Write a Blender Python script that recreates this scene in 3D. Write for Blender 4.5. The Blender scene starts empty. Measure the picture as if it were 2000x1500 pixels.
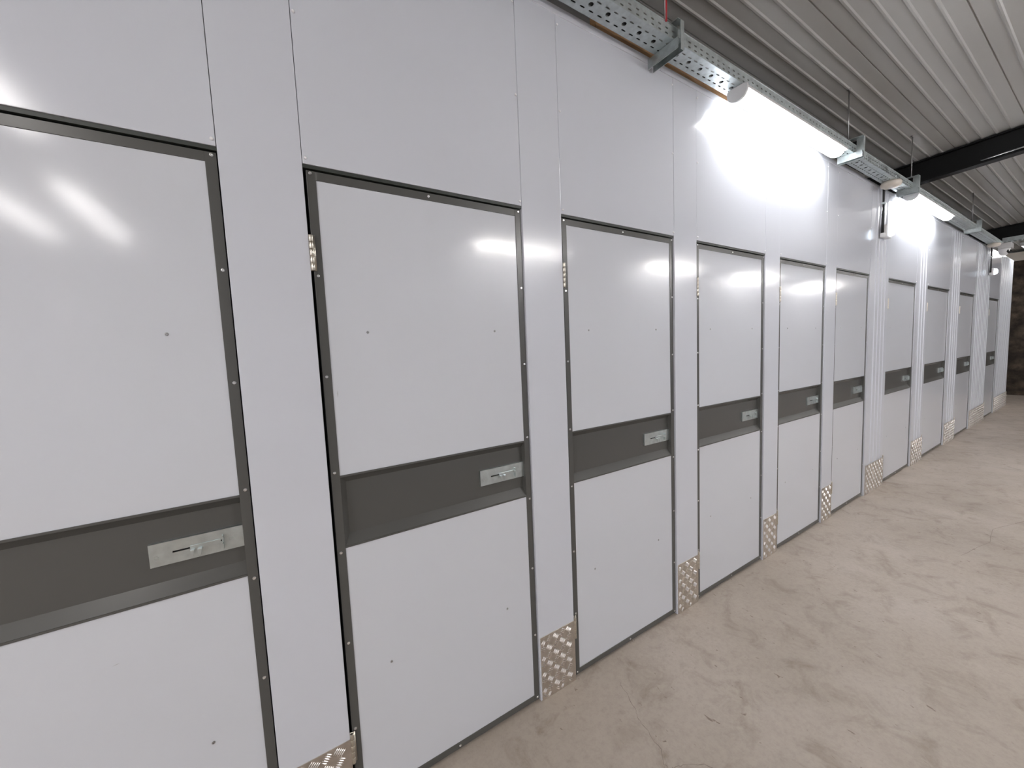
import bpy, bmesh, math, random
from mathutils import Vector, Matrix
random.seed(7)
S = bpy.context.scene
C = S.collection
PI = math.pi

# ------------------------------------------------------------------ camera
# world axes: x runs along the row of storage doors, wall face is y = 0, the aisle is y < 0, z up, metres
yaw, pitch, roll = math.radians(57.662), math.radians(-4.723), math.radians(-2.463)
fw = Vector((math.cos(pitch) * math.cos(yaw), math.cos(pitch) * math.sin(yaw), math.sin(pitch)))
rt = fw.cross(Vector((0, 0, 1))).normalized()
up = rt.cross(fw)
rt2 = math.cos(roll) * rt + math.sin(roll) * up
up2 = -math.sin(roll) * rt + math.cos(roll) * up
cd = bpy.data.cameras.new('camera')
cam = bpy.data.objects.new('camera', cd)
C.objects.link(cam)
M = Matrix((rt2, up2, -fw)).transposed().to_4x4()
M.translation = Vector((0, -1.291, 1.502))
cam.matrix_world = M
cd.sensor_width = 36.0
cd.lens = 764.0 / 2000 * 36
cd.clip_start = 0.02
S.camera = cam

# ------------------------------------------------------------------ world, exposure
w = bpy.data.worlds.new('world')
S.world = w
w.use_nodes = True
w.node_tree.nodes['Background'].inputs[0].default_value = (0.6, 0.65, 0.7, 1)
w.node_tree.nodes['Background'].inputs[1].default_value = 0.02
S.view_settings.view_transform = 'Standard'
S.view_settings.look = 'None'
S.view_settings.gamma = 1
S.view_settings.use_curve_mapping = False
S.view_settings.exposure = 2.0
LAMP = 10.5           # radiance of a lit diffuser
LAMP_FAR = 18.5
LAMP_CROSS = 8.0
LAMP_FILL = 28.0  # strength of the added fill lamps behind the camera

# ------------------------------------------------------------------ materials
def mat(name, col, rough=0.5, metal=0.0, spec=0.5, coat=0.0):
    m = bpy.data.materials.new(name)
    m.use_nodes = True
    b = m.node_tree.nodes['Principled BSDF']
    b.inputs['Base Color'].default_value = (*col, 1)
    b.inputs['Roughness'].default_value = rough
    b.inputs['Metallic'].default_value = metal
    b.inputs['Specular IOR Level'].default_value = spec
    b.inputs['Coat Weight'].default_value = coat
    return m

def nd(m, t):
    return m.node_tree.nodes.new(t)

def lk(m, a, b):
    m.node_tree.links.new(a, b)

def coords(m, scale=(1, 1, 1)):
    g = nd(m, 'ShaderNodeNewGeometry')
    mp = nd(m, 'ShaderNodeMapping')
    mp.inputs['Scale'].default_value = scale
    lk(m, g.outputs['Position'], mp.inputs['Vector'])
    return mp.outputs[0]

def noise(m, scale, detail=3, co=None, rough=0.5, dist=0.0):
    n = nd(m, 'ShaderNodeTexNoise')
    n.inputs['Scale'].default_value = scale
    n.inputs['Detail'].default_value = detail
    n.inputs['Roughness'].default_value = rough
    n.inputs['Distortion'].default_value = dist
    lk(m, co if co else coords(m), n.inputs['Vector'])
    return n.outputs['Fac']

def ramp(m, fac, stops):
    r = nd(m, 'ShaderNodeValToRGB')
    e = r.color_ramp.elements
    while len(e) < len(stops):
        e.new(0.5)
    for el, (p, c) in zip(e, stops):
        el.position = p
        el.color = (*c, 1) if len(c) == 3 else c
    lk(m, fac, r.inputs[0])
    return r.outputs[0]

def bump(m, fac, strength, dist, prev=None):
    b = nd(m, 'ShaderNodeBump')
    b.inputs['Strength'].default_value = strength
    b.inputs['Distance'].default_value = dist
    lk(m, fac, b.inputs['Height'])
    if prev:
        lk(m, prev, b.inputs['Normal'])
    return b.outputs[0]

def bsdf(m):
    return m.node_tree.nodes['Principled BSDF']

def mixmul(m, a, b, fac=1.0, mode='MULTIPLY'):
    x = nd(m, 'ShaderNodeMix')
    x.data_type = 'RGBA'
    x.blend_type = mode
    x.inputs[0].default_value = fac
    lk(m, a, x.inputs[6])
    lk(m, b, x.inputs[7])
    return x.outputs[2]

def painted(name, col, rough, wave, spec=0.5, coat=0.0):
    """glossy coated sheet with faint oil-canning"""
    m = mat(name, col, rough, 0, spec, coat)
    n1 = noise(m, 1.1, 0, coords(m, (1, 1, 0.8)))
    n2 = noise(m, 420.0, 1)
    nb = bump(m, n1, 1.0, wave) if wave else None
    lk(m, bump(m, n2, 0.12, 0.0003, nb), bsdf(m).inputs['Normal'])
    return m

WHITE = painted('white_coated_steel', (0.63, 0.65, 0.70), 0.145, 0.0022)
DOORW = painted('white_door_sheet', (0.63, 0.65, 0.69), 0.11, 0.0008)
CORR = painted('white_corrugated_steel', (0.63, 0.65, 0.70), 0.2, 0.0)
EDGE = mat('bright_cut_edge', (0.85, 0.85, 0.86), 0.3)
GREY = painted('grey_powder_coat', (0.088, 0.088, 0.082), 0.26, 0.001)
DARK = mat('dark_lip_steel', (0.038, 0.044, 0.038), 0.4)
VOID = mat('painted_shade_backing', (0.006, 0.006, 0.006), 0.9)  # near-black colour stands in for the shade behind gaps and slots
BEAM = mat('black_painted_steel', (0.004, 0.0045, 0.005), 0.5, 0.0, 0.3)
BLACK = mat('black_plastic', (0.012, 0.012, 0.012), 0.45)
RED = mat('red_cable_sheath', (0.45, 0.02, 0.03), 0.4)
CREAM = mat('cream_plastic', (0.72, 0.66, 0.58), 0.4)
WPLAST = mat('white_plastic', (0.78, 0.78, 0.78), 0.35)
LAMPBODY = mat('lamp_body_plastic', (0.62, 0.62, 0.62), 0.4)
NICKEL = mat('nickel_hinge_steel', (0.62, 0.58, 0.50), 0.32, 1.0)
RIVET = mat('rivet_aluminium', (0.75, 0.75, 0.74), 0.25, 1.0)
SCREWM = mat('screw_steel', (0.42, 0.42, 0.42), 0.3, 1.0)

def zinc(name, col, rough):
    m = mat(name, col, rough, 1.0)
    n = noise(m, 38.0, 4)
    lk(m, ramp(m, n, [(0.3, tuple(c * 0.86 for c in col)), (0.7, tuple(min(1, c * 1.08) for c in col))]), bsdf(m).inputs['Base Color'])
    n2 = noise(m, 12.0, 3)
    lk(m, ramp(m, n2, [(0.3, (rough * 0.8,) * 3), (0.7, (rough * 1.25,) * 3)]), bsdf(m).inputs['Roughness'])
    return m

ZINC = zinc('zinc_plated_steel', (0.62, 0.68, 0.68), 0.34)
GALV = zinc('galvanised_tray_steel', (0.56, 0.61, 0.61), 0.42)
CHECK = zinc('aluminium_checker_plate', (0.66, 0.61, 0.55), 0.36)
CHECKBAR = zinc('aluminium_checker_tread', (0.86, 0.83, 0.79), 0.22)

CEIL = mat('coated_roof_sheet', (0.44, 0.435, 0.415), 0.3)
lk(CEIL, bump(CEIL, noise(CEIL, 2.2, 2, coords(CEIL, (0.5, 2, 1))), 1.0, 0.004), bsdf(CEIL).inputs['Normal'])

# concrete floor
FLOOR = mat('poured_concrete', (0.5, 0.44, 0.38), 0.6)
c0 = coords(FLOOR)
big = ramp(FLOOR, noise(FLOOR, 0.9, 5, c0, 0.6, 0.4), [(0.25, (0.33, 0.28, 0.232)), (0.5, (0.39, 0.335, 0.283)), (0.75, (0.45, 0.392, 0.337))])
med = ramp(FLOOR, noise(FLOOR, 5.5, 6, coords(FLOOR, (1, 1, 1)), 0.65, 0.8), [(0.30, (0.66, 0.62, 0.58)), (0.48, (0.97, 0.97, 0.97)), (0.8, (1.05, 1.05, 1.05))])
fine = ramp(FLOOR, noise(FLOOR, 60, 5, c0, 0.7), [(0.3, (0.84, 0.83, 0.82)), (0.55, (1, 1, 1)), (0.9, (1.06, 1.06, 1.06))])
col = mixmul(FLOOR, mixmul(FLOOR, big, med, 0.8), fine, 0.75)
# little dark pits and trowel scuffs
pv = noise(FLOOR, 42, 2, coords(FLOOR, (1.0, 0.5, 1)), 0.5, 0.6)
pmask = noise(FLOOR, 1.6, 2, c0)
pit = ramp(FLOOR, pv, [(0.235, (0.42, 0.36, 0.31)), (0.30, (1, 1, 1))])
col = mixmul(FLOOR, col, pit, 0.8)
lk(FLOOR, col, bsdf(FLOOR).inputs['Base Color'])
lk(FLOOR, ramp(FLOOR, noise(FLOOR, 3, 4, c0), [(0.3, (0.42,) * 3), (0.7, (0.65,) * 3)]), bsdf(FLOOR).inputs['Roughness'])
lk(FLOOR, bump(FLOOR, fine, 0.35, 0.0015, bump(FLOOR, med, 0.3, 0.004)), bsdf(FLOOR).inputs['Normal'])
CRACK = mat('dark_crack_line', (0.20, 0.165, 0.14), 0.9)  # thin strips on the floor, darker than the concrete

STONE = mat('old_rubble_stone', (0.1, 0.08, 0.06), 0.9)
sv = nd(STONE, 'ShaderNodeTexVoronoi')
sv.inputs['Scale'].default_value = 3.2
lk(STONE, coords(STONE, (1, 1, 1.7)), sv.inputs['Vector'])
sn = noise(STONE, 7, 6, None, 0.7)
lk(STONE, mixmul(STONE, ramp(STONE, sv.outputs['Distance'], [(0.0, (0.16, 0.125, 0.095)), (0.7, (0.05, 0.04, 0.032))]),
                 ramp(STONE, sn, [(0.3, (0.3, 0.28, 0.26)), (0.7, (1.2, 1.15, 1.1))])), bsdf(STONE).inputs['Base Color'])
lk(STONE, bump(STONE, sn, 1.0, 0.05), bsdf(STONE).inputs['Normal'])

WOOD = mat('raw_timber', (0.36, 0.2, 0.09), 0.65)
wn = noise(WOOD, 9, 5, coords(WOOD, (0.7, 9, 9)), 0.6)
lk(WOOD, ramp(WOOD, wn, [(0.3, (0.22, 0.115, 0.05)), (0.7, (0.42, 0.25, 0.12))]), bsdf(WOOD).inputs['Base Color'])

def emit(name, col, strength):
    m = bpy.data.materials.new(name)
    m.use_nodes = True
    nt = m.node_tree
    nt.nodes.clear()
    e = nt.nodes.new('ShaderNodeEmission')
    e.inputs[0].default_value = (*col, 1)
    e.inputs[1].default_value = strength
    o = nt.nodes.new('ShaderNodeOutputMaterial')
    nt.links.new(e.outputs[0], o.inputs[0])
    return m

LIT = emit('lit_diffuser', (0.98, 0.98, 1.0), LAMP)
LITW = emit('lit_diffuser_warm', (1.0, 0.96, 0.93), LAMP_FAR)
LITC = emit('lit_diffuser_crossing', (1.0, 0.96, 0.94), LAMP_CROSS)
LITFILL = emit('added_fill_diffuser', (1.0, 0.96, 0.94), LAMP_FILL)  # emission of the two added fill lamps only
LED = emit('blue_white_led_lens', (0.72, 0.86, 1.0), 1.5)

# ------------------------------------------------------------------ mesh helpers
def box(bm, x0, x1, y0, y1, z0, z1):
    vs = [bm.verts.new((x, y, z)) for x in (x0, x1) for y in (y0, y1) for z in (z0, z1)]
    for f in ((0, 1, 3, 2), (4, 6, 7, 5), (0, 4, 5, 1), (2, 3, 7, 6), (0, 2, 6, 4), (1, 5, 7, 3)):
        bm.faces.new([vs[i] for i in f])

def prism(bm, pts, axis, a, b):
    """extrude a closed 2-D outline along an axis: 'x' (pts = y,z), 'y' (pts = x,z) or 'z' (pts = x,y)"""
    def P(p, t):
        return {'x': (t, p[0], p[1]), 'y': (p[0], t, p[1]), 'z': (p[0], p[1], t)}[axis]
    A = [bm.verts.new(P(p, a)) for p in pts]
    B = [bm.verts.new(P(p, b)) for p in pts]
    n = len(pts)
    for i in range(n):
        bm.faces.new((A[i], A[(i + 1) % n], B[(i + 1) % n], B[i]))
    bm.faces.new(A[::-1])
    bm.faces.new(B)

def tube(bm, pts, r, seg=10):
    pts = [Vector(p) for p in pts]
    rings = []
    for i, p in enumerate(pts):
        t = (pts[min(i + 1, len(pts) - 1)] - pts[max(i - 1, 0)]).normalized()
        a = t.cross(Vector((0, 0, 1)))
        if a.length < 1e-3:
            a = t.cross(Vector((1, 0, 0)))
        a.normalize()
        b = t.cross(a)
        rings.append([bm.verts.new(p + r * (math.cos(2 * PI * k / seg) * a + math.sin(2 * PI * k / seg) * b)) for k in range(seg)])
    for i in range(len(rings) - 1):
        for k in range(seg):
            bm.faces.new((rings[i][k], rings[i][(k + 1) % seg], rings[i + 1][(k + 1) % seg], rings[i + 1][k]))
    bm.faces.new(rings[0][::-1])
    bm.faces.new(rings[-1])

def lathe(bm, prof, seg=24, M=Matrix.Identity(4), sy=1.0):
    """profile (r, h) turned about z, then moved by M"""
    rings = []
    for r, h in prof:
        if r < 1e-6:
            rings.append([bm.verts.new(M @ Vector((0, 0, h)))])
        else:
            rings.append([bm.verts.new(M @ Vector((r * math.cos(2 * PI * k / seg), sy * r * math.sin(2 * PI * k / seg), h))) for k in range(seg)])
    for i in range(len(rings) - 1):
        a, b = rings[i], rings[i + 1]
        for k in range(seg):
            k2 = (k + 1) % seg
            if len(a) == 1 and len(b) > 1:
                bm.faces.new((a[0], b[k2], b[k]))
            elif len(b) == 1 and len(a) > 1:
                bm.faces.new((a[k], a[k2], b[0]))
            elif len(a) > 1:
                bm.faces.new((a[k], a[k2], b[k2], b[k]))
    if len(rings[0]) > 1:
        bm.faces.new(rings[0][::-1])
    if len(rings[-1]) > 1:
        bm.faces.new(rings[-1])

def obj(name, bm, m, parent=None, smooth=False, bevel=0.0, loc=None):
    bmesh.ops.recalc_face_normals(bm, faces=bm.faces)
    me = bpy.data.meshes.new(name)
    bm.to_mesh(me)
    bm.free()
    me.materials.append(m)
    if smooth:
        for p in me.polygons:
            p.use_smooth = True
    o = bpy.data.objects.new(name, me)
    C.objects.link(o)
    if parent:
        o.parent = parent
    if loc:
        o.location = loc
    if bevel:
        b = o.modifiers.new('bevel', 'BEVEL')
        b.width = bevel
        b.segments = 2
        b.limit_method = 'ANGLE'
    return o

def B(*boxes):
    bm = bmesh.new()
    for b in boxes:
        box(bm, *b)
    return bm

def dup(o, parent, loc):
    c = o.copy()
    C.objects.link(c)
    c.parent = parent
    c.location = loc
    return c

def tag(o, label, cat, group=None):
    o['label'] = label
    o['category'] = cat
    o['kind'] = 'thing'
    if group:
        o['group'] = group
    return o

def thing(name, loc, label, cat, group=None):
    o = bpy.data.objects.new(name, None)
    o.empty_display_size = 0.05
    C.objects.link(o)
    o.location = loc
    return tag(o, label, cat, group)

def struct(o):
    o['kind'] = 'structure'
    return o

# ------------------------------------------------------------------ dimensions
FZ = -0.008                 # floor level
T = 2.064                   # underside of the panels over the doors
TOP = 2.838                 # top of the facade sheets
XE = 12.653                 # far end of the facade
X0 = -2.75
DOORS = [(-2.718, -1.961), (-1.765, -1.008), (-0.812, -0.055), (0.141, 0.898), (1.094, 1.851), (2.047, 2.804), (3.000, 3.757),
         (3.953, 4.712), (5.229, 6.168), (6.620, 7.662), (8.258, 9.205), (10.385, 11.272)]
DOORS = DOORS[2:]

def ceil_z(y):
    return 3.315 - 0.05 * y

# ------------------------------------------------------------------ shell
bm = B((-4.0, 15.2, -6.2, 0.6, FZ - 0.1, FZ))
floor = struct(obj('floor', bm, FLOOR))

# ceiling: ribbed sheet, ribs parallel to the facade
bm = bmesh.new()
prof = []
y = 0.6
P = 0.0885
k0 = math.ceil((-0.098 - 0.6) / P)
ys = [-0.098 - P * k for k in range(-8, 68)]
line = [(0.75, ceil_z(0.75))]
for i, yc in enumerate(ys):
    joint = (i % 5 == 0)
    if joint:
        pr_ = [(0.004, 0), (0.003, 0.008), (-0.003, 0.008), (-0.004, 0)]
    else:
        pr_ = [(0.012, 0), (0.005, -0.006), (-0.005, -0.006), (-0.012, 0)]
    for dy, dz in pr_:
        line.append((yc + dy, ceil_z(yc) + dz))
line.append((-6.2, ceil_z(-6.2)))
pa = [bm.verts.new((-4.0, a, b)) for a, b in line]
pb = [bm.verts.new((15.2, a, b)) for a, b in line]
for i in range(len(line) - 1):
    bm.faces.new((pa[i], pb[i], pb[i + 1], pa[i + 1]))
ceiling = struct(obj('ceiling', bm, CEIL))
sm = ceiling.modifiers.new('thick', 'SOLIDIFY')
sm.thickness = 0.04
sm.offset = 1
# make sure the sheet grows upwards
for p in ceiling.data.polygons:
    if p.normal.z > 0:
        p.flip()
sm.offset = -1

# backing behind the facade
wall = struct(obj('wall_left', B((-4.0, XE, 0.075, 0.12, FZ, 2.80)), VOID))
# storage side beyond the facade, its darkness painted on as near-black
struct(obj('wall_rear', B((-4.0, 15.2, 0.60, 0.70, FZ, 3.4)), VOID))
struct(obj('wall_far', B((14.7, 15.2, -6.2, 0.6, FZ, 3.07)), STONE))
struct(obj('trim_3', B((14.66, 15.2, -6.2, 0.6, 3.07, 3.26)), CREAM))
struct(obj('wall_right', B((0.9, 14.7, -3.35, -3.25, FZ, 3.44)), WHITE))
struct(obj('wall_side', B((-4.0, 0.9, -6.3, -6.2, FZ, 3.6)), WHITE))
struct(obj('wall_near', B((-4.1, -4.0, -6.2, 0.6, FZ, 3.6)), WHITE))

# pillar panels
def sheet(x0, x1, z0, z1, name, y0=0.0, y1=0.075, m=WHITE):
    return obj(name, B((x0, x1, y0, y1, z0, z1)), m, wall, bevel=0.0012)

def corrugated(x0, x1, z0, z1):
    """flat sheet with narrow upright ribs; ribs stand 6 mm out"""
    pts = [(x0, 0.0)]
    m0, m1 = x0 + 0.14, x1 - 0.075
    n = max(2, int(round((m1 - m0) / 0.115)))
    for i in range(n + 1):
        xc = m0 + (m1 - m0 - 0.03) * i / n + 0.015
        pts += [(xc - 0.018, 0.0), (xc - 0.011, -0.006), (xc + 0.011, -0.006), (xc + 0.018, 0.0)]
    pts += [(x1, 0.0), (x1, 0.075), (x0, 0.075)]
    bm = bmesh.new()
    prism(bm, pts, 'z', z0, z1)
    return obj('corrugated_panel', bm, CORR, wall)

sheet(-4.0, DOORS[0][0], FZ, TOP, 'pillar_panel')
kicks = []
for i, (a, b) in enumerate(DOORS):
    nxt = DOORS[i + 1][0] if i + 1 < len(DOORS) else XE
    if i < 5:
        sheet(b, nxt, FZ, TOP, 'pillar_panel')
    else:
        corrugated(b, nxt, FZ, TOP)
    kicks.append((b, nxt))
    # header over the door, folded dark lip under it
    sheet(a + 0.0015, b - 0.0015, T, TOP, 'header_panel', 0.0006)
    obj('header_lip', B((a + 0.001, b - 0.001, 0.004, 0.075, T - 0.010, T - 0.0005)), DARK, wall)

# header screws
bm = bmesh.new()
lathe(bm, [(0.0045, 0.0), (0.0045, 0.002), (0.003, 0.0035), (0.0, 0.004)], 10, Matrix.Rotation(PI / 2, 4, 'X'))
sc0 = None
for i, (a, b) in enumerate(DOORS):
    for x in (a + 0.009, b - 0.009):
        for z in (2.08, 2.47, 2.80):
            if sc0 is None:
                sc0 = obj('screw', bm, EDGE, wall, True, 0, (x, 0, z))
            else:
                dup(sc0, wall, (x, 0, z))

# capping trim along the top of the facade, in lengths
joints = [X0 - 1.2, -0.9, 1.75, 4.35, 6.9, 9.6, XE]
cap = None
for i in range(len(joints) - 1):
    o = obj('capping_strip', B((joints[i] + 0.001, joints[i + 1] - 0.001, -0.003, 0.02, 2.836, 2.868)), WHITE, cap, bevel=0.001)
    if cap is None:
        cap = struct(o)
        cap.name = 'trim_1'
# raw timber behind the capping
w1 = struct(obj('trim_2', B((1.35, 2.42, 0.03, 0.065, 2.80, 2.99)), WOOD))
obj('blocking_board', B((2.42, 4.62, 0.03, 0.05, 2.80, 2.92)), CEIL, w1)
# end return of the facade
struct(obj('wall_end', B((XE - 0.05, XE, 0.0751, 0.6, FZ, TOP)), WHITE))

# ------------------------------------------------------------------ storage doors
ZT, ZB = 2.050, 0.002
FW = 0.025
BZ0, BZ1 = 0.909, 1.137

def frame_mesh(x0, x1):
    bm = bmesh.new()
    yf, yb = 0.0085, 0.050
    # four folded angles with a seam at the corners (uprights run full height)
    box(bm, x0, x0 + FW, yf, yb, ZB, ZT)
    box(bm, x1 - FW, x1, yf, yb, ZB, ZT)
    box(bm, x0 + FW, x1 - FW, yf + 0.0006, yb, ZT - FW, ZT)
    box(bm, x0 + FW, x1 - FW, yf + 0.0006, yb, ZB, ZB + FW)
    return bm

def tray_mesh(x0, x1):
    """folded pan of the latch recess: back 22 mm in, sloped top, bottom and hinge end"""
    bm = bmesh.new()
    yf, yb = 0.010, 0.032
    s = 0.019
    f = [(x0, BZ0), (x1, BZ0), (x1, BZ1), (x0, BZ1)]
    g = [(x0 + s, BZ0 + 0.034), (x1 - 0.001, BZ0 + 0.034), (x1 - 0.001, BZ1 - 0.025), (x0 + s, BZ1 - 0.025)]
    F = [bm.verts.new((a, yf, b)) for a, b in f]
    G = [bm.verts.new((a, yb, b)) for a, b in g]
    F2 = [bm.verts.new((a, yb + 0.003, b)) for a, b in f]
    for i in range(4):
        j = (i + 1) % 4
        bm.faces.new((F[i], F[j], G[j], G[i]))
        bm.faces.new((F[i], F2[i], F2[j], F[j]))
    bm.faces.new(G)
    bm.faces.new(F2[::-1])
    # thin lips where the pan folds over the sheets
    box(bm, x0, x1, yf - 0.0022, yf, BZ1 - 0.003, BZ1 + 0.003)
    box(bm, x0, x1, yf - 0.0022, yf, BZ0 - 0.003, BZ0 + 0.003)
    return bm

def rivet_mesh():
    bm = bmesh.new()
    R = Matrix.Rotation(PI / 2, 4, 'X')
    lathe(bm, [(0.0050, 0.0), (0.0050, 0.0012), (0.0042, 0.0024), (0.0024, 0.0026), (0.0020, 0.0010), (0.0, 0.0008)], 12, R)
    return bm

def hinge_mesh():
    bm = bmesh.new()
    h = 0.102
    for k in range(5):
        z0 = -h / 2 + k * h / 5 + 0.0006
        lathe(bm, [(0.0059, z0), (0.0062, z0 + 0.0005), (0.0062, z0 + h / 5 - 0.0017), (0.0059, z0 + h / 5 - 0.0012)], 12)
    box(bm, 0.0, 0.011, 0.004, 0.0065, -h / 2, h / 2)
    box(bm, -0.008, 0.0, 0.006, 0.0085, -h / 2, h / 2)
    return bm

riv0 = hin0 = None
LAT = {}

def latch(parent, x1):
    """zinc latch cover with slot, sliding bolt with thumb tabs and a padlock eye"""
    xa, xb = x1 - 0.228, x1 - 0.026
    yf, yb = 0.0225, 0.0315
    z0, z1 = 0.990, 1.050
    bm = bmesh.new()
    # cover with a real slot: five pieces of plate plus folded sides
    s0, s1 = xa + 0.046, xa + 0.152
    zc = 1.020
    t = 0.002
    box(bm, xa, xb, yf, yf + t, z0, zc - 0.0022)
    box(bm, xa, xb, yf, yf + t, zc + 0.0022, z1)
    box(bm, xa, s0, yf, yf + t, zc - 0.0022, zc + 0.0022)
    box(bm, s1, xb, yf, yf + t, zc - 0.0022, zc + 0.0022)
    box(bm, xa, xa + t, yf + t, yb, z0, z1)
    box(bm, xa + t, xb, yf + t, yb, z1 - t, z1)
    box(bm, xa + t, xb, yf + t, yb, z0, z0 + t)
    o = obj('latch', bm, ZINC, parent)
    o['label'] = 'zinc plated sliding latch'
    bm = bmesh.new()
    # slider strip, two bent tabs
    sx0, sx1 = xa + 0.082, xa + 0.148
    box(bm, sx0, sx1, yf - 0.003, yf - 0.0005, zc - 0.006, zc + 0.006)
    for tx in (sx0 + 0.001, sx0 + 0.017):
        prism(bm, [(tx, zc - 0.004), (tx + 0.009, zc - 0.004), (tx + 0.006, zc - 0.020), (tx + 0.001, zc - 0.022)], 'y', yf - 0.013, yf - 0.0105)
        box(bm, tx, tx + 0.009, yf - 0.0125, yf - 0.001, zc - 0.0052, zc - 0.003)
    obj('slide_bolt', bm, ZINC, o, bevel=0.0005)
    bm = bmesh.new()
    ex = xa + 0.152
    box(bm, ex, ex + 0.0025, yf - 0.014, yf + 0.0005, zc + 0.006, zc + 0.016)
    box(bm, ex, ex + 0.0025, yf - 0.014, yf + 0.0005, zc - 0.021, zc - 0.006)
    pts = []
    for k in range(13):
        an = -PI / 2 + PI * k / 12 * 1.0
        pts.append((ex + 0.001, yf - 0.0005 - 0.0125 * math.cos(an), zc + 0.007 * math.sin(an)))
    tube(bm, pts, 0.0016, 8)
    obj('padlock_eye', bm, ZINC, o)
    obj('slot_backing', B((s0 - 0.004, s1 + 0.004, yf + 0.004, yf + 0.006, zc - 0.006, zc + 0.006)), VOID, o)  # near-black strip painting the shade inside the slot
    R = Matrix.Translation((0, yf, 0)) @ Matrix.Rotation(PI / 2, 4, 'X')
    for cx, cz in ((xa + 0.013, zc - 0.008), (xb - 0.030, zc)):
        bm = bmesh.new()
        lathe(bm, [(0.006, 0), (0.0055, 0.0008), (0.003, 0.0009), (0.0025, 0.0002), (0, 0.0002)], 14, Matrix.Translation((cx, 0, cz)) @ R)
        obj('rivet', bm, ZINC, o)
    return o

RZ = [2.043, 1.750, 1.450, 1.152, 0.895, 0.594, 0.298, 0.014]

def storage_door(i, a, b, label):
    global riv0, hin0
    x0, x1 = a + 0.009, b - 0.003
    t = thing('storage_door', (a, 0, 0), label, 'door', 'storage unit doors along the left wall')
    def ob(n, bm, m, **k):
        for v in bm.verts:
            v.co.x -= a
        return obj(n, bm, m, t, **k)
    ob('frame', frame_mesh(x0, x1), GREY, bevel=0.0008)
    ob('upper_panel', B((x0 + FW, x1 - FW, 0.011, 0.05, BZ1, ZT - FW)), DOORW)
    ob('lower_panel', B((x0 + FW, x1 - FW, 0.011, 0.05, ZB + FW, BZ0)), DOORW)
    ob('latch_recess', tray_mesh(x0 + FW, x1 - FW), GREY)
    l = latch(t, b - a)
    # hinges, rivets, panel screws
    for z in (1.814, 0.243):
        if hin0 is None:
            hin0 = obj('hinge', hinge_mesh(), NICKEL, t, True, 0, (0.0062, -0.001, z))
        else:
            dup(hin0, t, (0.0062, -0.001, z))
    pos = []
    for z in RZ:
        pos.append((x0 - a + FW / 2 - 0.002, z))
        pos.append((x1 - a - FW / 2 + 0.002, z))
    pos += [((b - a) / 2, 2.0385), ((b - a) / 2, 0.0135)]
    for x, z in pos:
        if riv0 is None:
            riv0 = obj('rivet', rivet_mesh(), RIVET, t, False, 0, (x, 0.0085, z))
        else:
            dup(riv0, t, (x, 0.0085, z))
    for x in (0.149, (b - a) - 0.142):
        for z in (1.583, 0.466):
            s = dup(riv0, t, (x, 0.011, z))
            s.name = 'panel_screw'
            s.scale = (0.85, 0.85, 0.85)
            s.material_slots[0].link = 'OBJECT'
            s.material_slots[0].material = SCREWM
    return t

labels = [
 'white storage door cut off by the left edge, with the largest and brightest latch',
 'white grey-framed storage door shown whole nearest the camera, second from the left',
 'white storage door third from the left, right of the whole bright checker plate',
 'white storage door fourth from the left, under the near end of the big lamp glare',
 'white storage door fifth from the left, under the far end of the big lamp glare',
 'white storage door sixth from the left, just before the nearest ribbed pillar',
 'white storage door just right of the ribbed pillar with the nearer small blue-white lamp',
 'white storage door eighth from the left, between the second and third ribbed pillars',
 'white storage door second from the far end, left of the widest inner ribbed panel',
 'white storage door farthest away, last in the row near the dark stone wall',
]
for i, (a, b) in enumerate(DOORS):
    d = storage_door(i, a, b, labels[i])
    if i == 0:
        bm = bmesh.new()
        prism(bm, [(0.443, 0.7755), (0.450, 0.7762), (0.456, 0.778), (0.450, 0.7772)], 'y', 0.0106, 0.0110)
        obj('scuff_mark', bm, SCREWM, d)
    if i == 1:
        bm = bmesh.new()
        prism(bm, [(0.046, 1.385), (0.0475, 1.395), (0.047, 1.407), (0.0455, 1.397)], 'y', 0.0106, 0.0110)
        obj('scuff_mark', bm, SCREWM, d)

# ------------------------------------------------------------------ checker plates at the pillar feet
def tread(bm, cx, cz, ang, L, W, H):
    """one raised lozenge bar"""
    ca, sa = math.cos(ang), math.sin(ang)
    def V(u, v, h):
        return bm.verts.new((cx + u * ca - v * sa, -h, cz + u * sa + v * ca))
    n = [(-L, 0), (-L * 0.55, W), (L * 0.55, W), (L, 0), (L * 0.55, -W), (-L * 0.55, -W)]
    base = [V(u, v, 0) for u, v in n]
    top = [V(u * 0.62, v * 0.35, H) for u, v in n]
    for i in range(6):
        j = (i + 1) % 6
        bm.faces.new((base[i], base[j], top[j], top[i]))
    bm.faces.new(top)

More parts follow.
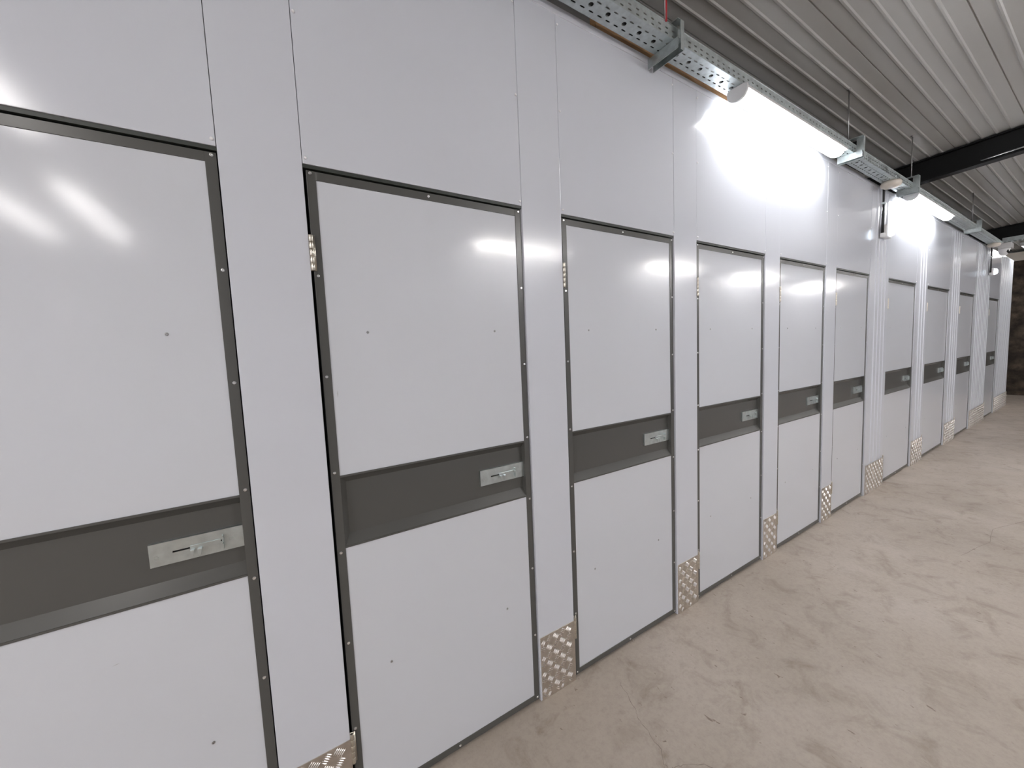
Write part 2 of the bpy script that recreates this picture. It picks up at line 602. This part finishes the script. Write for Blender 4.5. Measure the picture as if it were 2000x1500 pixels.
def kick_plate(x0, x1, label, wide):
    y0 = -0.0085 if wide else -0.0025
    h = 0.285
    t = tag(obj('kick_plate', B((x0, x1, y0, -0.0001 if not wide else -0.0062, FZ, 0.278)), CHECK, None), label, 'kick plate', 'checker kick plates at the pillar feet')
    if wide:
        # folded side returns carry the plate over the ribs of the sheet
        me = t.data
        bm = bmesh.new()
        bm.from_mesh(me)
        box(bm, x0, x0 + 0.002, -0.0062, -0.0003, FZ, 0.278)
        box(bm, x1 - 0.002, x1, -0.0062, -0.0003, FZ, 0.278)
        bm.to_mesh(me)
        bm.free()
    bm = bmesh.new()
    pitch = 0.0365
    nx = int((x1 - x0) / pitch) + 2
    nz = int(0.29 / pitch) + 2
    for i in range(nx):
        for j in range(nz):
            cx = x0 + 0.010 + i * pitch
            cz = FZ + 0.008 + j * pitch + (0.5 * pitch if False else 0)
            a = math.radians(52) if (i + j) % 2 else math.radians(-38)
            ca, sa = math.cos(a), math.sin(a)
            for k in range(-2, 3):
                off = k * 0.0066
                px, pz = cx - off * sa, cz + off * ca
                if x0 + 0.009 < px < x1 - 0.009 and FZ + 0.009 < pz < 0.270:
                    tread(bm, px, pz, a, 0.0125, 0.0022, 0.0016)
    o = obj('raised_treads', bm, CHECKBAR, t)
    o.location = (0, y0, 0)
    return t

klab = [
 'aluminium checker plate cut by the bottom edge, at the foot of the nearest pillar',
 'bright checker plate, nearest one shown whole, between second and third doors',
 'checker plate at the pillar foot between the third and fourth doors',
 'checker plate at the pillar foot between the fourth and fifth doors',
 'narrow checker plate at the foot of the last flat pillar before the ribbed ones',
 'wide checker plate at the foot of the nearest ribbed pillar',
 'checker plate at the foot of the second ribbed pillar from the camera',
 'checker plate at the foot of the third ribbed pillar, right of the eighth door',
 'wide kick plate on the floor, directly left of the farthest storage door',
 'wide kick plate at the far corner of the row, beside the dark stone wall',
]
for i, (b, nxt) in enumerate(kicks):
    if i < 5:
        kick_plate(b + 0.006, nxt + 0.001, klab[i], False)
    else:
        kick_plate(b + 0.030, nxt + 0.001, klab[i], True)

# ------------------------------------------------------------------ floor cracks
def crack(pts, wdt, name='floor_crack'):
    bm = bmesh.new()
    P2 = []
    for i in range(len(pts) - 1):
        a, b = Vector(pts[i]), Vector(pts[i + 1])
        n = 5
        for k in range(n):
            q = a.lerp(b, k / n)
            P2.append(q + Vector((random.uniform(-1, 1), random.uniform(-1, 1))) * 0.0035)
    P2.append(Vector(pts[-1]))
    L, R = [], []
    for i, p in enumerate(P2):
        t = (P2[min(i + 1, len(P2) - 1)] - P2[max(i - 1, 0)]).normalized()
        nrm = Vector((-t.y, t.x))
        ww = wdt * random.uniform(0.35, 1.15)
        L.append(bm.verts.new((p.x + nrm.x * ww, p.y + nrm.y * ww, FZ + 0.0004)))
        R.append(bm.verts.new((p.x - nrm.x * ww, p.y - nrm.y * ww, FZ + 0.0004)))
    for i in range(len(P2) - 1):
        bm.faces.new((L[i], L[i + 1], R[i + 1], R[i]))
    return obj(name, bm, CRACK, floor)

crack([(1.248, -0.123), (1.239, -0.14), (1.225, -0.179), (1.198, -0.251), (1.172, -0.289), (1.16, -0.346), (1.142, -0.418), (1.107, -0.461), (1.11, -0.48),
       (1.132, -0.49), (1.181, -0.508), (1.222, -0.541), (1.26, -0.60), (1.33, -0.66)], 0.0011)
crack([(1.107, -0.461), (1.06, -0.50), (1.02, -0.56), (0.97, -0.60)], 0.0009)
crack([(3.9, -0.75), (4.3, -0.82), (4.6, -0.80), (5.1, -0.95)], 0.0010)

# ------------------------------------------------------------------ cable tray
def cell(bm, F, u0, u1, v0, v1, hu, hv, sq):
    """one rectangle of sheet with a rounded hole in the middle"""
    cu, cv = (u0 + u1) / 2, (v0 + v1) / 2
    hu2, hv2 = (u1 - u0) / 2, (v1 - v0) / 2
    o = [(1, 0), (1, 1), (0, 1), (-1, 1), (-1, 0), (-1, -1), (0, -1), (1, -1)]
    A = [bm.verts.new(F(cu + a * hu2, cv + b * hv2)) for a, b in o]
    I = [bm.verts.new(F(cu + a * hu * (sq if a and b else 1), cv + b * hv * (sq if a and b else 1))) for a, b in o]
    for i in range(8):
        j = (i + 1) % 8
        bm.faces.new((A[i], A[j], I[j], I[i]))

def quad(bm, F, u0, u1, v0, v1):
    bm.faces.new([bm.verts.new(F(u, v)) for u, v in ((u0, v0), (u1, v0), (u1, v1), (u0, v1))])

def perforated(name, parent, F, x0, x1, rows, vmin, vmax, m):
    """rows: (v0, v1, pitch, hu, hv, squareness)"""
    bm = bmesh.new()
    v = vmin
    for v0, v1, p, hu, hv, sq in rows:
        if v0 > v + 1e-6:
            quad(bm, F, x0, x1, v, v0)
        n = int((x1 - x0) / p)
        for k in range(n):
            cell(bm, F, x0 + k * p, x0 + (k + 1) * p, v0, v1, hu, hv, sq)
        if x0 + n * p < x1 - 1e-6:
            quad(bm, F, x0 + n * p, x1, v0, v1)
        v = v1
    if v < vmax - 1e-6:
        quad(bm, F, x0, x1, v, vmax)
    o = obj(name, bm, m, parent)
    s = o.modifiers.new('thick', 'SOLIDIFY')
    s.thickness = 0.0014
    s.offset = 0
    return o

ty0, ty1, tz = -0.141, -0.041, 2.852

def cable_tray(x0, x1, label):
    t = thing('cable_tray', (x0, ty1, tz), label, 'cable tray', 'perforated cable tray lengths')
    def loc(f):
        return lambda u, v: (f(u, v)[0] - x0, f(u, v)[1] - ty1, f(u, v)[2] - tz)
    perforated('tray_base', t, loc(lambda u, v: (u, v, tz)), x0, x1,
               [(-0.120, -0.104, 0.04725, 0.0125, 0.0034, 0.8), (-0.104, -0.077, 0.0945, 0.0115, 0.0105, 0.72), (-0.074, -0.058, 0.04725, 0.0125, 0.0034, 0.8)], ty0, ty1, GALV)
    perforated('side_rail', t, loc(lambda u, v: (u, ty0, v)), x0, x1,
               [(2.8555, 2.8685, 0.04725, 0.010, 0.0034, 0.8), (2.8775, 2.8895, 0.04725, 0.010, 0.0034, 0.8)], tz, 2.907, GALV)
    perforated('side_rail', t, loc(lambda u, v: (u, ty1, v)), x0, x1,
               [(2.8555, 2.8685, 0.04725, 0.010, 0.0034, 0.8), (2.8775, 2.8895, 0.04725, 0.010, 0.0034, 0.8)], tz, 2.907, GALV)
    bm = bmesh.new()
    tube(bm, [(0, ty0 - ty1, 2.909 - tz), (x1 - x0, ty0 - ty1, 2.909 - tz)], 0.0028, 8)
    tube(bm, [(0, 0, 2.909 - tz), (x1 - x0, 0, 2.909 - tz)], 0.0028, 8)
    obj('rolled_edge', bm, GALV, t, True)
    return t

cable_tray(-1.3, 1.70, 'near length of perforated galvanised cable tray at the top centre, left of the first bracket')
cable_tray(1.702, 5.20, 'perforated galvanised cable tray carrying the big lit batten lamp, between first and third brackets')
cable_tray(5.202, 10.05, 'far length of perforated cable tray, beyond the dark beam above the second lit lamp')

# cables lying in the tray
bm = bmesh.new()
for k, (yy, r) in enumerate(((-0.055, 0.006), (-0.070, 0.005), (-0.088, 0.007), (-0.125, 0.005))):
    tube(bm, [(-1.2 + i * 0.7, yy + 0.004 * math.sin(i * 1.7 + k), tz + 0.0025 + r) for i in range(16)], r, 6)
cb = obj('cable_bundle', bm, BLACK)
tag(cb, 'dark cables lying inside the overhead perforated tray, glimpsed through its slots', 'cable')

# ------------------------------------------------------------------ tray brackets
def bracket(x, label, h=0.10, yo=-0.192, yw=-0.045):
    """C bracket: channel arm under the tray, plate upright outside it, short top arm for the hanger rod"""
    t = thing('tray_bracket', (x, 0, 2.80), label, 'bracket', 'steel brackets under the cable tray')
    zt = 0.050
    yi = max(yo + 0.045, -0.1465) if yo < -0.18 else -0.1465
    yi = -0.1465
    bm = bmesh.new()
    box(bm, -0.021, 0.021, yo, yw, zt - 0.0025, zt)
    box(bm, -0.021, -0.0185, yo, yw, 0.004, zt - 0.0025)
    box(bm, 0.0185, 0.021, yo, yw, 0.004, zt - 0.0025)
    obj('support_arm', bm, GALV, t)
    bm = bmesh.new()
    box(bm, 0.0185, 0.021, yo, yi, zt, zt + h)
    box(bm, -0.004, 0.021, yo - 0.0025, yo, 0.004, zt + h)
    box(bm, -0.021, 0.021, yo, -0.062, zt + h, zt + h + 0.0025)
    obj('upright', bm, GALV, t)
    for yy in (-0.06, -0.12):
        bm = bmesh.new()
        lathe(bm, [(0.009, 0.040), (0.009, 0.0475)], 6, Matrix.Translation((0, yy, 0)))
        lathe(bm, [(0.004, 0.032), (0.004, 0.040)], 8, Matrix.Translation((0, yy, 0)))
        obj('bolt', bm, ZINC, t)
    return t

def rod(x, y, zb, label):
    bm = bmesh.new()
    zt = ceil_z(y)
    tube(bm, [(0, 0, 0), (0, 0, zt - zb - 0.012)], 0.0042, 8)
    t = obj('threaded_rod', bm, SCREWM, None, True, 0, (x, y, zb))
    tag(t, label, 'rod', 'threaded hanger rods of the tray')
    bm = bmesh.new()
    lathe(bm, [(0.009, 0.0), (0.009, 0.007)], 6, Matrix.Translation((0, 0, 0.0)))
    obj('nut', bm, SCREWM, t)
    bm = bmesh.new()
    lathe(bm, [(0.006, 0.0), (0.016, 0.010), (0.016, 0.013)], 12, Matrix.Translation((0, 0, zt - zb - 0.013)))
    obj('ceiling_anchor', bm, SCREWM, t)
    return t

bracket(1.672, 'galvanised bracket under the tray nearest the camera, beside the red cable', 0.075, -0.166, -0.006)
bracket(3.80, 'galvanised bracket at the far end of the big lit batten lamp')
bracket(5.20, 'galvanised bracket before the dark beam, at the near end of the second lit lamp')
bracket(8.02, 'galvanised bracket beyond the second lit lamp, over a dark opening')
rod(1.672, -0.087, 2.928, 'threaded hanger rod at the top edge of the photo, beside the red cable')
rod(3.80, -0.100, 2.953, 'threaded hanger rod above the far end of the big lit lamp')
rod(5.200, -0.137, 2.953, 'threaded hanger rod in front of the nearer dark ceiling beam')
rod(8.02, -0.110, 2.953, 'threaded hanger rod above the bracket between the two dark beams')

# red cable drop
bm = bmesh.new()
tube(bm, [(1.600, -0.145, 2.905), (1.597, -0.1475, 2.96), (1.600, -0.146, 3.08), (1.606, -0.144, 3.20), (1.61, -0.143, ceil_z(-0.143) - 0.004)], 0.0042, 8)
tag(obj('red_cable', bm, RED, None, True), 'thin red cable dropping from the ceiling into the near tray', 'cable')

# ------------------------------------------------------------------ batten lamps
def batten(x0, x1, y, z, label, m, along='x', g='lit batten lamps under the tray'):
    """z = top of the housing; built along local +x"""
    L = x1 - x0
    t = thing('batten_lamp', (x0, y, z), label, 'lamp', g)
    if along == 'y':
        t.rotation_euler = (0, 0, PI / 2)
    bm = bmesh.new()
    pts = [(-0.052, -0.028), (-0.050, -0.012), (-0.034, -0.004), (0.034, -0.004), (0.050, -0.012), (0.052, -0.028)]
    prism(bm, pts, 'x', 0.012, L - 0.012)
    obj('housing', bm, LAMPBODY, t, bevel=0.001)
    bm = bmesh.new()
    pts = [(0.048 * math.cos(PI + PI * k / 12), -0.0285 + 0.042 * math.sin(PI + PI * k / 12)) for k in range(13)]
    prism(bm, pts, 'x', 0.016, L - 0.05)
    # rounded far nose
    rings = []
    obj('diffuser', bm, m, t, True if False else False)
    bm = bmesh.new()
    S2 = Matrix.Translation((L - 0.05, 0, -0.0285)) @ Matrix.Rotation(PI, 4, 'Y')
    bm2 = bmesh.new()
    # quarter dome closing the diffuser
    rows = []
    for a in range(7):
        th = PI / 2 * a / 6
        row = []
        for k in range(13):
            ph = PI + PI * k / 12
            row.append(bm2.verts.new((L - 0.05 + 0.045 * math.sin(th), 0.048 * math.cos(ph) * math.cos(th), -0.0285 + 0.042 * math.sin(ph) * math.cos(th))))
        rows.append(row)
    for a in range(6):
        for k in range(12):
            bm2.faces.new((rows[a][k], rows[a][k + 1], rows[a + 1][k + 1], rows[a + 1][k]))
    bm.free()
    obj('diffuser_nose', bm2, m, t)
    bm = bmesh.new()
    pts = [(0.054 * math.cos(PI * k / 10 + PI), -0.024 + 0.052 * math.sin(PI * k / 10 + PI)) for k in range(11)] + [(0.052, -0.006), (0.030, 0.0), (-0.030, 0.0), (-0.052, -0.006)]
    prism(bm, pts, 'x', 0.0, 0.016)
    obj('end_cap', bm, LAMPBODY, t, bevel=0.002)
    bm = bmesh.new()
    prism(bm, [(-0.053, -0.031), (-0.051, -0.010), (-0.034, -0.001), (0.034, -0.001), (0.051, -0.010), (0.053, -0.031)], 'x', L - 0.02, L + 0.004)
    obj('end_cap', bm, LAMPBODY, t, bevel=0.001)
    bm = B((0.18, 0.21, -0.03, 0.03, -0.005, 0.0), (L - 0.21, L - 0.18, -0.03, 0.03, -0.005, 0.0))
    obj('clip', bm, ZINC, t)
    return t

LZ = 2.8505
batten(2.235, 3.60, -0.1125, LZ, 'large lit batten lamp glaring under the tray, nearer of the two beside the wall', LIT)
batten(5.33, 6.76, -0.1125, LZ, 'smaller lit batten lamp under the tray, just beyond the dark beam bracket', LIT)
batten(12.15, 13.5, -0.16, 3.13, 'distant lit lamp at the right edge, near the dark stone wall', LIT, 'x', 'far lamps')

# ------------------------------------------------------------------ lamps on the other side of the aisle (traced from reflections, plus a few added only for their light)
def ceil_lamp(x0, y, length, along, label):
    if along == 'y':
        z = ceil_z(y + length) - 0.5
    z = 2.85
    t = batten(x0, x0 + length, y, z, label, (LITFILL if x0 < -2 else LITC) if along == 'y' else LITW, along, 'lamps across the aisle')
    bm = bmesh.new()
    for q in (0.2, length - 0.2):
        yy = y + (q if along == 'y' else 0)
        tube(bm, [(q, 0, 0), (q, 0, ceil_z(yy) - z - 0.012)], 0.004, 6)
    obj('hanger', bm, SCREWM, t)
    return t

ceil_lamp(2.25, -2.95, 1.35, 'x', 'lit batten lamp across the aisle opposite the near doors')
ceil_lamp(5.35, -2.95, 1.35, 'x', 'lit batten lamp across the aisle opposite the first ribbed pillar')
ceil_lamp(8.1, -2.95, 1.35, 'x', 'added lit batten lamp across the aisle between the two dark beams')  # added to brighten the far floor, placed by the row spacing
ceil_lamp(11.3, -2.95, 1.35, 'x', 'lit batten lamp across the aisle near the far end')
ceil_lamp(-1.10, -4.25, 1.5, 'y', 'lit batten lamp over the crossing corridor behind the camera')
ceil_lamp(-1.60, -4.35, 1.5, 'y', 'second lit batten lamp over the crossing corridor, left of its twin')
ceil_lamp(-0.95, -1.9, 0.6, 'y', 'short lit batten lamp over the crossing, nearest to the facade')

ceil_lamp(-2.75, -4.6, 1.5, 'y', 'added fill lamp behind the camera at the near end of the crossing corridor')  # added fill for overall brightness, no known lamp here
ceil_lamp(-3.35, -2.7, 1.5, 'y', 'added fill lamp behind the camera, closest to the near end wall')  # second added fill, lifts the general light level

# ------------------------------------------------------------------ roof beams
def ibeam(x, label):
    t = thing('roof_beam', (x, 0, 0), label, 'beam', 'dark steel roof beams')
    bm = bmesh.new()
    y0, y1 = 0.59, -6.19
    h = 0.235
    def Z(y, d):
        return ceil_z(y) - d
    def bar(xa, xb, da, db, y0=y0, y1=y1):
        vs = [bm.verts.new((xx, yy, Z(yy, d))) for xx in (xa, xb) for yy in (y0, y1) for d in (da, db)]
        for f in ((0, 1, 3, 2), (4, 6, 7, 5), (0, 4, 5, 1), (2, 3, 7, 6), (0, 2, 6, 4), (1, 5, 7, 3)):
            bm.faces.new([vs[i] for i in f])
    bar(-0.055, 0.055, 0.011, 0.022)
    bar(-0.006, 0.006, 0.022, h - 0.011)
    bar(-0.055, 0.055, h - 0.011, h)
    obj('beam_section', bm, BEAM, t)
    bm = bmesh.new()
    tube(bm, [(-0.062, -0.45, ceil_z(-0.45) - h + 0.028), (-0.062, -0.98, ceil_z(-0.98) - h + 0.028)], 0.008, 8)
    obj('conduit', bm, SCREWM, t, True)
    return t

ibeam(6.0, 'black steel roof beam crossing the ribbed ceiling, nearer and larger one')
ibeam(11.12, 'black steel roof beam farther back, above the security camera')

# dark column standing behind the capping in line with the tray
struct(obj('column', B((4.72, 4.93, 0.125, 0.30, FZ, ceil_z(0.125) - 0.03)), BEAM))

# ------------------------------------------------------------------ small wall lamps on black conduits
def wall_lamp(x, zl, label, label2):
    t = thing('wall_lamp', (x, -0.0115, zl), label, 'lamp', 'small blue-white wall lamps')
    bm = B((-0.062, 0.062, -0.045, 0.0, -0.058, 0.058))
    obj('lamp_housing', bm, WPLAST, t, bevel=0.008)
    bm = bmesh.new()
    lathe(bm, [(0.048, 0.0), (0.048, 0.012), (0.042, 0.026), (0.026, 0.036), (0.0, 0.040)], 24, Matrix.Translation((0.004, -0.045, 0.0)) @ Matrix.Rotation(PI / 2, 4, 'X'))
    obj('lens', bm, LED, t, True)
    c = thing('black_conduit', (x - 0.075, -0.0115, zl), label2, 'conduit', 'black conduits down to the wall lamps')
    bm = bmesh.new()
    top = 2.90 - zl
    tube(bm, [(0, -0.014, -0.055), (0, -0.014, 0.1), (0, -0.014, top - 0.06), (0, -0.013, top - 0.02), (0, 0.0, top + 0.0), (0, 0.04, top + 0.012), (0, 0.12, top + 0.014)], 0.0105, 12)
    obj('pipe', bm, BLACK, c, True)
    bm = B((-0.018, 0.018, -0.0305, -0.0005, top - 0.20, top - 0.182))
    obj('pipe_clip', bm, ZINC, c, bevel=0.002)
    bm = B((-0.012, 0.014, -0.029, 0.0, -0.057, -0.018))
    obj('cable_gland', bm, WPLAST, c, bevel=0.003)

wall_lamp(4.985, 2.462, 'square white wall lamp glowing blue-white at the first ribbed pillar, nearer of the two',
          'black conduit running down to the nearer blue-white wall lamp')
wall_lamp(10.22, 2.47, 'square white wall lamp glowing blue-white near the far end of the row',
          'black conduit running down to the farther blue-white wall lamp')

# ------------------------------------------------------------------ detectors under the tray
def detector(x, label):
    bm = bmesh.new()
    lathe(bm, [(0.066, 0.0), (0.072, -0.016), (0.068, -0.036), (0.046, -0.050), (0.0, -0.054)], 32, Matrix.Identity(4))
    t = obj('detector', bm, CREAM, None, True, 0, (x, -0.10, 2.8505))
    tag(t, label, 'detector', 'round cream detectors under the tray')
    bm = bmesh.new()
    lathe(bm, [(0.018, -0.052), (0.016, -0.057), (0.0, -0.058)], 20)
    obj('sensor_cap', bm, WPLAST, t, True)
    return t

detector(4.80, 'round cream detector under the tray beside the nearer black conduit')
detector(9.70, 'round cream detector under the far end of the tray, left of the security camera')

# ------------------------------------------------------------------ crossing tray, mount and security camera at the far end
t = thing('crossing_tray', (10.12, -0.16, 2.90), 'grey steel cable tray crossing the aisle at the far right edge', 'cable tray')
bm = B((-0.08, -0.077, -3.05, 0.02, 0.0, 0.06), (0.077, 0.08, -3.05, 0.02, 0.0, 0.06))
obj('side_rail', bm, GALV, t)
bm = bmesh.new()
for k in range(60):
    box(bm, -0.077, 0.077, -3.04 + k * 0.051, -3.02 + k * 0.051, 0.0, 0.002)
box(bm, -0.077, -0.05, -3.05, 0.02, 0.002, 0.0035)
box(bm, 0.05, 0.077, -3.05, 0.02, 0.002, 0.0035)
obj('tray_base', bm, GALV, t)
bm = bmesh.new()
for yy in (-0.25, -1.6, -2.9):
    tube(bm, [(0, yy, 0.0), (0, yy, ceil_z(yy - 0.16) - 2.90 - 0.012)], 0.004, 6)
obj('hanger', bm, SCREWM, t)

t = thing('security_camera', (9.86, -0.185, 2.80), 'white dome security camera with a black lens, hanging at the far end of the tray', 'camera')
bm = B((-0.07, 0.16, -0.075, 0.055, -0.032, 0.049))
obj('mounting_box', bm, LAMPBODY, t, bevel=0.006)
bm = bmesh.new()
lathe(bm, [(0.062, -0.032), (0.062, -0.052), (0.054, -0.086), (0.044, -0.112), (0.026, -0.132), (0.0, -0.138)], 28)
obj('camera_body', bm, WPLAST, t, True)
bm = bmesh.new()
Mx = Matrix.Translation((-0.012, -0.040, -0.082)) @ Matrix.Rotation(math.radians(68), 4, 'X') @ Matrix.Rotation(math.radians(-20), 4, 'Y')
lathe(bm, [(0.036, 0.0), (0.036, 0.020), (0.031, 0.024), (0.018, 0.020), (0.016, 0.015), (0.0, 0.014)], 24, Mx)
obj('lens', bm, BLACK, t)
bm = bmesh.new()
tube(bm, [(10.9, -0.46, 3.10), (10.75, -0.43, 3.13), (10.5, -0.40, 3.14), (10.34, -0.41, 3.16), (10.25, -0.43, 3.12), (10.23, -0.44, 3.05), (10.24, -0.44, 2.99)], 0.006, 8)
tag(obj('looped_cable', bm, BLACK, None, True), 'dark looped cable hanging between far beam and crossing tray', 'cable')
